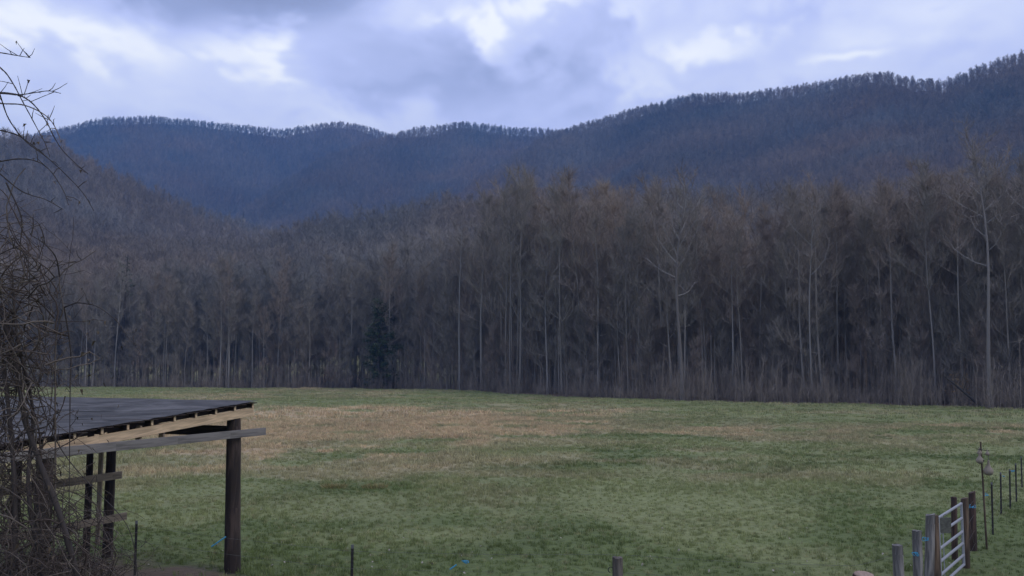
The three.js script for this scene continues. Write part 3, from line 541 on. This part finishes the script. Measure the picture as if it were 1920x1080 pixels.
// wires
const wireThing = (pts, label, group) => { const o = new THREE.Mesh(new THREE.TubeGeometry(new THREE.CatmullRomCurve3(pts, false, 'catmullrom', 0.1), pts.length * 8, 0.0016, 5), M_WIRE); top(o, 'fence_wire', label, 'wire', group); };
const LINE = [[-9.8, -16.2], [-5.91, -14.22], [-2.18, -12.32], [1.4, -12.10], [4.27, -11.42], [5.15, -12.16], [5.86, -13.21]];
[[1.12, 'topmost'], [0.89, 'second'], [0.62, 'third'], [0.34, 'lowest']].forEach(([y, n]) => wireThing(LINE.flatMap(([x, z], i) => (i ? [[(x + LINE[i - 1][0]) / 2, y - 0.02, (z + LINE[i - 1][1]) / 2], [x, y, z]] : [[x, y, z]])).map((p) => V(...p)), `${n} strand of the wire fence in front of the shed`, 'strands of the front fence'));
const LINE2 = [[8.3, -16.5], [9.12, -17.84], ...ROW.map((p) => [p[0], p[1] + 0.03]), [18.4, -32.2]];
[[1.0, 'topmost'], [0.72, 'second'], [0.42, 'third'], [0.16, 'lowest']].forEach(([y, n]) => wireThing(LINE2.map(([x, z], i) => V(x, y * (1 - 0.02 * i) + (i > 3 ? ground(x, z) : 0), z)), `${n} strand of the wire fence running back from the gate`, 'strands of the field fence'));
wireThing([V(8.26, 0.95, -16.40), V(8.7, 0.56, -17.15), V(9.10, 0.16, -17.84)], 'brace wire slanting between the far gate post and the dark brown post');
// blue baling twine
const twine = (x, y, z, label, seed, straight) => {
  const r = rng(seed), pts = straight ? [V(-0.11, -0.075, 0.0), V(0.0, 0.0, 0.01), V(0.1, 0.07, 0)].map((p) => p.multiplyScalar(seed === 2 ? 0.42 : 1)) : [...Array(9)].map((_, k) => V((r() - 0.5) * 0.15, (r() - 0.5) * 0.085, (r() - 0.5) * 0.06));
  const o = new THREE.Mesh(new THREE.TubeGeometry(new THREE.CatmullRomCurve3(pts), 44, straight ? 0.010 : 0.006, 5), M_TWINE); if (!straight) o.scale.setScalar(0.8); o.position.set(x, y, z); top(o, 'baling_twine', label, 'twine', 'blue twine on the fences');
};
twine(-4.34, 1.04, -13.42, 'straight bright blue scrap of twine on the wire left of the shed pole', 1, true);
twine(-0.79, 0.93, -12.24, 'lower of two blue twine scraps right of the lone steel post', 2, true); twine(-0.63, 1.0, -12.24, 'upper of two blue twine scraps right of the lone steel post', 3);
twine(6.40, 0.96, -14.0, 'blue twine knot beside the leaning pale grey post', 4); twine(5.82, 0.93, -13.05, 'blue twine knot on the middle weathered grey post', 5); twine(8.72, 0.99, -17.1, 'blue twine knot between the far gate post and the dark brown post', 6);
twine(9.9, 0.97, -18.8, 'pale blue twine on the wire just past the gourd pole', 7); twine(13.2, 0.90, -23.7, 'blue twine between the third and fourth posts past the gourd pole', 8); twine(12.4, 0.86, -22.7, 'blue twine between the second and third posts past the gourd pole', 9);
// the gourd pole
{
  const pole = new THREE.Group(); part(pole, 'shaft', poleGeo(2.42, 0.021, 0.017, 51, 8, 0.03), M_POSTBROWN).position.y = -0.3; part(pole, 'crossbar', new THREE.CylinderGeometry(0.008, 0.008, 0.26, 6).rotateZ(Math.PI / 2 - 0.15).translate(0.02, 1.96, 0.03), M_TPOST); pole.position.set(9.46, 0, -18.06); pole.rotation.z = 0.012;
  top(pole, 'gourd_pole', 'thin tall pole hung with gourds behind the dark brown fence post', 'pole');
  const gourd = (x, y, z, s, label, turn) => {
    const prof = [[0.001, -0.115], [0.045, -0.105], [0.078, -0.075], [0.088, -0.035], [0.076, 0.005], [0.048, 0.045], [0.029, 0.08], [0.021, 0.125], [0.016, 0.165], [0.001, 0.175]].map(([a, b]) => new THREE.Vector2(a, b));
    const o = new THREE.Group(); part(o, 'body', new THREE.LatheGeometry(new THREE.SplineCurve(prof).getPoints(28), 20), M_GOURD); const hole = part(o, 'entrance_hole', new THREE.CylinderGeometry(0.021, 0.021, 0.02, 14).rotateX(Math.PI / 2).translate(0, -0.03, 0.080), M_HOLE); part(o, 'hanger', new THREE.CylinderGeometry(0.003, 0.003, 0.10, 5).translate(0, 0.21, 0), M_WIRE);
    o.position.set(x, y, z); o.rotation.set(0.05, turn, 0.12 * Math.sin(turn * 3)); o.scale.setScalar(s * 0.88); top(o, 'hanging_gourd', label, 'gourd', 'gourds hung on the pole');
  };
  gourd(9.372, 1.78, -18.0, 0.92, 'middle gourd with dark round entrance hole, left of the pole', 0.7); gourd(9.545, 1.575, -18.02, 1.22, 'largest and lowest gourd hanging right of the pole', 2.2); gourd(9.40, 1.92, -18.05, 0.6, 'small upper gourd at the top left of the pole', 3.4); gourd(9.53, 1.90, -18.0, 0.5, 'small thin gourd at the top right of the pole', 1.6);
}

// ------------------------------------------------------------------ the vine-hung thicket at the left edge
{
  const g = new THREE.Group(), bark = mat([0.050, 0.040, 0.035], 0.95), cane = mat([0.064, 0.046, 0.036], 0.93), paleCane = mat([0.135, 0.108, 0.086], 0.93);
  const path = (pts, r0, r1, sides, m, name) => { const c = new THREE.CatmullRomCurve3(pts), n = pts.length * 5, q = c.getPoints(n), b = new MB(); b.tube(q, q.map((_, i) => lerp(r0, r1, i / n) * (1 + 0.14 * Math.sin(i * 1.9))), sides); return part(g, name, b.geo(), m); };
  const W = (a) => a.map((p) => V(...p));
  path(W([[-3.35, -0.2, -8.1], [-3.62, 0.9, -8.12], [-3.845, 1.662, -8.1], [-4.064, 2.314, -8.1], [-4.252, 2.739, -8.1], [-4.4, 3.119, -8.1], [-4.499, 3.552, -8.1], [-4.582, 3.842, -8.1], [-4.72, 4.233, -8.1], [-4.95, 5.0, -8.0], [-5.05, 6.0, -8.0], [-5.0, 6.9, -8.1]]), 0.030, 0.012, 8, bark, 'trunk');
  path(W([[-4.35, -0.2, -8.0], [-4.4, 1.2, -8.0], [-4.41, 2.3, -8.02], [-4.5, 3.0, -8.05], [-4.66, 3.8, -8.1], [-4.85, 4.6, -8.15], [-5.0, 5.6, -8.1], [-5.0, 6.3, -8.0]]), 0.027, 0.010, 8, bark, 'trunk');
  path(W([[-4.0, -0.2, -8.25], [-4.15, 1.4, -8.2], [-4.32, 2.5, -8.05], [-4.42, 3.2, -8.25], [-4.52, 3.9, -8.1], [-4.65, 4.5, -8.2]]), 0.024, 0.010, 7, bark, 'trunk');
  const LIMBS = [
  [[-5.02, 6.63, -8.20], [-4.82, 6.42, -8.12], [-4.71, 6.33, -8.05], [-4.58, 6.18, -7.97], [-4.48, 6.05, -7.90], [-4.36, 5.89, -7.83], [-4.22, 5.70, -7.75], [-4.11, 5.56, -7.67], [-4.03, 5.43, -7.60]],
  [[-4.93, 6.15, -8.00], [-4.76, 6.15, -8.04], [-4.61, 6.14, -8.09], [-4.52, 6.09, -8.13], [-4.44, 5.99, -8.18], [-4.39, 5.89, -8.22], [-4.35, 5.78, -8.27], [-4.29, 5.67, -8.31], [-4.18, 5.55, -8.36], [-4.08, 5.46, -8.40]],
  [[-4.94, 6.13, -8.10], [-4.72, 6.12, -7.98], [-4.48, 6.07, -7.86], [-4.28, 6.05, -7.74], [-4.08, 6.03, -7.62], [-3.91, 5.97, -7.50]],
  [[-4.85, 6.45, -7.85], [-4.68, 6.19, -7.80], [-4.65, 6.06, -7.87], [-4.61, 5.88, -7.94], [-4.49, 5.69, -8.01], [-4.32, 5.55, -8.09], [-4.16, 5.39, -8.16], [-4.03, 5.23, -8.23], [-3.96, 5.08, -8.30]],
  [[-5.0, 6.02, -8.0], [-4.83, 6.05, -8.00], [-4.64, 6.00, -7.90], [-4.41, 5.96, -7.80], [-4.20, 5.87, -7.70], [-4.04, 5.76, -7.60], [-3.91, 5.60, -7.50], [-3.83, 5.47, -7.40]],
  [[-5.02, 6.40, -8.0], [-4.78, 6.45, -7.80], [-4.61, 6.43, -7.77], [-4.44, 6.39, -7.73], [-4.30, 6.36, -7.70]],
  [[-4.98, 5.4, -8.05], [-4.79, 5.48, -8.00], [-4.66, 5.47, -7.93], [-4.47, 5.48, -7.87], [-4.28, 5.45, -7.80], [-4.11, 5.36, -7.73], [-3.93, 5.14, -7.67], [-3.85, 5.01, -7.60]],
  [[-4.98, 5.6, -7.95], [-4.61, 5.38, -7.70], [-4.56, 5.32, -7.78], [-4.42, 5.19, -7.86], [-4.36, 5.16, -7.94], [-4.28, 5.14, -8.02], [-4.15, 5.06, -8.10]],
  [[-5.0, 5.85, -8.05], [-4.80, 5.82, -8.15], [-4.67, 5.79, -8.20], [-4.57, 5.72, -8.25], [-4.46, 5.63, -8.30]],
  [[-4.30, -0.1, -8.60], [-4.34, 1.54, -8.60], [-4.35, 2.74, -8.56], [-4.35, 3.25, -8.51], [-4.35, 3.89, -8.47], [-4.30, 4.05, -8.42], [-4.25, 4.15, -8.38], [-4.27, 4.45, -8.33], [-4.15, 4.56, -8.29], [-4.02, 4.61, -8.24], [-3.88, 4.69, -8.20]],
  [[-4.28, 4.46, -8.35], [-4.27, 4.64, -8.23], [-4.33, 4.75, -8.12], [-4.39, 4.81, -8.00]],
  [[-4.26, 4.17, -8.40], [-4.10, 4.21, -8.33], [-3.99, 4.20, -8.27], [-3.85, 4.17, -8.20], [-3.64, 4.04, -8.13], [-3.49, 3.88, -8.07], [-3.35, 3.74, -8.00]],
  [[-4.26, 4.17, -8.42], [-4.22, 3.75, -8.50], [-4.21, 3.41, -8.50], [-4.19, 2.85, -8.50], [-4.1, 1.0, -8.45], [-4.05, -0.1, -8.4]],
  [[-4.72, 4.3, -8.05], [-4.62, 4.08, -8.00], [-4.50, 3.91, -8.05], [-4.36, 3.55, -8.10], [-4.23, 3.12, -8.15], [-4.09, 2.82, -8.20], [-3.88, 2.55, -8.25], [-3.52, 2.14, -8.30], [-3.4, 1.6, -8.3]],
  [[-4.75, 4.33, -8.05], [-4.64, 4.35, -8.00], [-4.49, 4.38, -8.07], [-4.41, 4.40, -8.15], [-4.32, 4.32, -8.22], [-4.27, 4.28, -8.30]],
  [[-4.2, -0.1, -8.2], [-4.28, 1.69, -8.20], [-4.32, 2.09, -8.28], [-4.45, 2.56, -8.36], [-4.38, 3.05, -8.44], [-4.39, 3.35, -8.52], [-4.43, 3.60, -8.60]],
  [[-4.66, 5.3, -8.05], [-4.53, 4.97, -8.10], [-4.55, 4.68, -8.14], [-4.50, 4.44, -8.18], [-4.36, 4.24, -8.22], [-4.34, 3.85, -8.26], [-4.41, 3.45, -8.30]],
  [[-4.8, 4.55, -8.1], [-4.59, 4.62, -7.90], [-4.48, 4.68, -7.95], [-4.42, 4.61, -8.00], [-4.40, 4.42, -8.05], [-4.43, 4.04, -8.10]],
  ];
  const r = rng(88), gs = (s) => (r() + r() - 1) * s, tw = new MB(), lf = new MB();
  LIMBS.forEach((L, k) => { path(W(L), k === 9 ? 0.011 : 0.0078, 0.0028, 6, k % 5 === 4 ? paleCane : bark, 'branch'); const c = new THREE.CatmullRomCurve3(W(L)); for (let i = 0; i < 9; i++) { const p = c.getPoint(0.15 + 0.85 * r()), d = V(gs(1), 0.35 + gs(0.8), gs(1)).multiplyScalar(0.07 + 0.16 * r()); tw.tube([p, p.clone().addScaledVector(d, 0.5).add(V(gs(0.02), gs(0.02), 0)), p.clone().add(d)], [0.0042, 0.0034, 0.0018], 3); if (r() < 0.16) lf.spike(p.x + d.x, p.y + d.y, p.z + d.z, gs(0.035), -0.035, gs(0.035), 0.028, r); } });
  // arching canes: rise from the ground, bend over, hang
  const pale = new MB(), dark = new MB();
  const limit = (y) => table([[0, -3.1], [1.7, -3.68], [2.0, -3.92], [2.4, -4.1], [2.8, -4.22], [3.4, -4.3], [5, -4.42], [6, -4.6]], y);   // how far out the thicket reaches at each height
  for (let k = 0; k < 1150; k++) {
    const y0 = k < 500 ? 1.6 * r() : 1.3 + 3.4 * Math.pow(r(), 2.6), x0 = limit(y0) - Math.pow(r(), 1.15) * 1.5, n = 12, step = (k % 7 ? 0.06 : 0.12) + 0.06 * r(), pts = [], rad = [], q0 = 0.0032 + 0.0055 * r() * r();
    let p = V(x0, y0, -8.2 + gs(0.75)), d = V(gs(0.8), (r() < 0.75 ? 0.9 : -0.5) + gs(0.5), gs(0.7)); const curl = V(gs(0.3), -0.07 - 0.10 * r(), gs(0.2));
    for (let i = 0; i <= n; i++) { pts.push(p.clone()); rad.push(q0 * (1 - 0.6 * i / n)); d.add(curl); d.x += gs(0.3); d.y += gs(0.25); d.z += gs(0.3); const lx = limit(p.y); if (p.x > lx - 0.15) d.x -= 0.5 * (p.x - lx + 0.15) / 0.15; if (p.z > -7.5) d.z -= 0.4; p = p.clone().addScaledVector(d.clone().normalize(), step); if (p.y < 0.02) p.y = 0.02 + 0.05 * r(); }
    (r() < 0.25 ? pale : dark).tube(pts, rad, 4);
    for (let i = 2; i < n; i++) if (r() < 0.55) { const q = pts[i], e = V(gs(1), gs(0.9) + 0.1, gs(1)).multiplyScalar(0.05 + 0.13 * r()); tw.tube([q, q.clone().add(e)], [0.003, 0.0015], 3); if (r() < 0.10) lf.spike(q.x + e.x, q.y + e.y, q.z + e.z, gs(0.035), -0.04 * r(), gs(0.035), 0.024, r); }
  }
  // vines wound round the stems
  for (let k = 0; k < 240; k++) {
    let p = V(-4.95 + 0.75 * r(), 1.2 + 3.4 * r(), -8.15 + gs(0.35)), d = V(gs(0.6), gs(1) - 0.1, gs(0.6)); const pts = [], n = 12;
    for (let i = 0; i <= n; i++) { pts.push(p.clone()); d.x += gs(0.55) - (p.x + 4.62) * 0.35; d.y += gs(0.45); d.z += gs(0.5) - (p.z + 8.15) * 0.5; p = p.clone().addScaledVector(d.clone().normalize(), 0.075 + 0.05 * r()); }
    (r() < 0.4 ? pale : dark).tube(pts, pts.map((_, i) => (0.0065 - 0.0003 * i) * (0.6 + 0.7 * (k % 3) / 2)), 4);
  }
  for (let k = 0; k < 130; k++) { const x = -4.9 + 1.2 * r(), y = 1.5 + 2.6 * r(), z = -8.2 + gs(0.7); lf.spike(x, y, z, gs(0.05), -0.02 - 0.04 * r(), gs(0.05), 0.03, r); }
  const k1 = part(g, 'canes', dark.geo(), cane), k2 = part(g, 'canes', pale.geo(), paleCane), k3 = part(g, 'twigs', tw.geo(), bark), k4 = part(g, 'leaves', lf.geo(), mat([0.085, 0.062, 0.038], 0.9));
  for (const o of [k1, k2, k3, k4]) o.userData.kind = 'stuff';
  top(g, 'vine_thicket', 'bare thicket hung with tangled vines and arching canes at the left edge', 'thicket');
}

// ------------------------------------------------------------------ grass and what lies in it
{
  const r = rng(1234);
  const tuft = (n, h, w, spread) => { const m = new MB(); for (let k = 0; k < n; k++) { const a = r() * 6.283, q = Math.sqrt(r()) * spread, x = Math.cos(a) * q, z = Math.sin(a) * q, l = h * (0.5 + 0.8 * r()), bx = Math.cos(a + (r() - 0.5) * 2) * l * (0.2 + 0.7 * r()), bz = Math.sin(a + (r() - 0.5) * 2) * l * (0.2 + 0.7 * r()), t = r() * 6.283, ux = Math.cos(t) * w / 2, uz = Math.sin(t) * w / 2;
      const a0 = m.v(x - ux, -0.01, z - uz), a1 = m.v(x + ux, -0.01, z + uz), b0 = m.v(x + bx * 0.4 - ux * 0.8, l * 0.62, z + bz * 0.4 - uz * 0.8), b1 = m.v(x + bx * 0.4 + ux * 0.8, l * 0.62, z + bz * 0.4 + uz * 0.8), c = m.v(x + bx, l * 0.95, z + bz); m.i.push(a0, a1, b0, b0, a1, b1, b0, b1, c); } return m.geo(); };
  const geos = { near: [tuft(22, 0.085, 0.011, 0.11), tuft(18, 0.12, 0.010, 0.09)], mid: [tuft(18, 0.15, 0.024, 0.2), tuft(16, 0.12, 0.028, 0.22)], far: [tuft(14, 0.2, 0.06, 0.42), tuft(14, 0.16, 0.07, 0.45)] };
  const lots = { near: [[], []], mid: [[], []], far: [[], []] };
  const strew = (r0, r1, per, lot) => { const area = 0.5 * (76 / 57.3) * (r1 * r1 - r0 * r0), n = Math.round(area * per); for (let i = 0; i < n; i++) { const az = -38 + 76 * r(), rr = Math.sqrt(lerp(r0 * r0, r1 * r1, r())), [x, z] = polar(az, rr); if (rr > table(TREELINE, az) + edgeWander(az) - 0.2) continue; if (r() < dirtness(x, z) * 0.9) continue; const t = strawness(x, z), c = swardColor(x, z), dead = r() < 0.10 + 0.3 * t ? 1 : 0, k = 0.78 + 0.5 * r(), q = dead ? mix3(c, STRAW, 0.6) : c; lots[lot][i % 2].push({ x, y: swell(x, z), z, turn: r() * 6.283, sc: (0.5 + 0.45 * r()) * (0.75 + 0.7 * t) * (1 + 0.35 * n2(x / 2.2, z / 2.2)), c: [q[0] * k, q[1] * k, q[2] * k] }); } };
  strew(12, 32, 42, 'near'); strew(32, 66, 12, 'mid'); strew(66, 270, 2.1, 'far');
  const g = new THREE.Group(), m = new THREE.MeshStandardMaterial({ color: 0xffffff, roughness: 0.85 });
  for (const k of ['near', 'mid', 'far']) lots[k].forEach((l, i) => { const o = new THREE.InstancedMesh(geos[k][i], m, l.length), M = new THREE.Matrix4(), Q = new THREE.Quaternion(), up = V(0, 1, 0); l.forEach((s, j) => { o.setMatrixAt(j, M.compose(V(s.x, s.y, s.z), Q.setFromAxisAngle(up, s.turn), V(s.sc, s.sc, s.sc))); o.setColorAt(j, lin(...s.c)); }); o.name = 'grass_tufts'; o.castShadow = o.receiveShadow = true; g.add(o); });
  g.name = 'grass'; scene.add(g); tag(g, 'short winter grass, green and straw-coloured, all over the pasture', null, null, 'stuff');
  console.log('tufts', Object.values(lots).flat().reduce((a, l) => a + l.length, 0));
  // pale leaves and chips strewn on the near grass
  const chip = new MB(); chip.tri([-0.03, 0.0, -0.02], [0.035, 0.012, -0.015], [0.0, 0.03, 0.03]); chip.tri([0.035, 0.012, -0.015], [0.05, 0.02, 0.03], [0.0, 0.03, 0.03]);
  const list = []; for (let i = 0; i < 260; i++) { const az = -34 + 62 * Math.pow(r(), 1.4), rr = 13 + 12 * r() * r(), [x, z] = polar(az, rr); list.push([x, z]); }
  const o = new THREE.InstancedMesh(chip.geo(), mat([0.34, 0.30, 0.25], 0.9), list.length), M = new THREE.Matrix4(); list.forEach(([x, z], i) => { o.setMatrixAt(i, M.compose(V(x, 0.045, z), new THREE.Quaternion().setFromEuler(new THREE.Euler(r() * 0.8, r() * 6, r() * 0.8)), V(1, 1, 1).multiplyScalar(0.25 + 0.45 * r()))); });
  o.name = 'fallen_leaves'; o.castShadow = o.receiveShadow = true; scene.add(o); tag(o, 'pale dead leaves scattered over the near grass', null, null, 'stuff');
  // two old clumps of dead weeds
  for (const [x, z, label] of [[-5.35, -27.1, 'yellowish clump of dead weeds in mid-pasture beyond the shed pole'], [-4.1, -27.0, 'flat yellowish weed clump right of the other one in mid-pasture']]) { const b = new MB(); for (let k = 0; k < 240; k++) { const a = r() * 6.283, q = Math.sqrt(r()) * 0.36; b.spike(Math.cos(a) * q, 0, Math.sin(a) * q, Math.cos(a) * 0.1 + (r() - 0.5) * 0.15, 0.1 + 0.12 * r() * (1 - q), Math.sin(a) * 0.1 + (r() - 0.5) * 0.15, 0.02, r); } const w = new THREE.Mesh(b.geo(), mat([0.23, 0.19, 0.075], 0.9)); w.position.set(x, ground(x, z) - 0.01, z); top(w, 'weed_clump', label, 'weeds', 'dead weed clumps in the pasture'); }
}
console.log('done');
renderer.render(scene, camera);
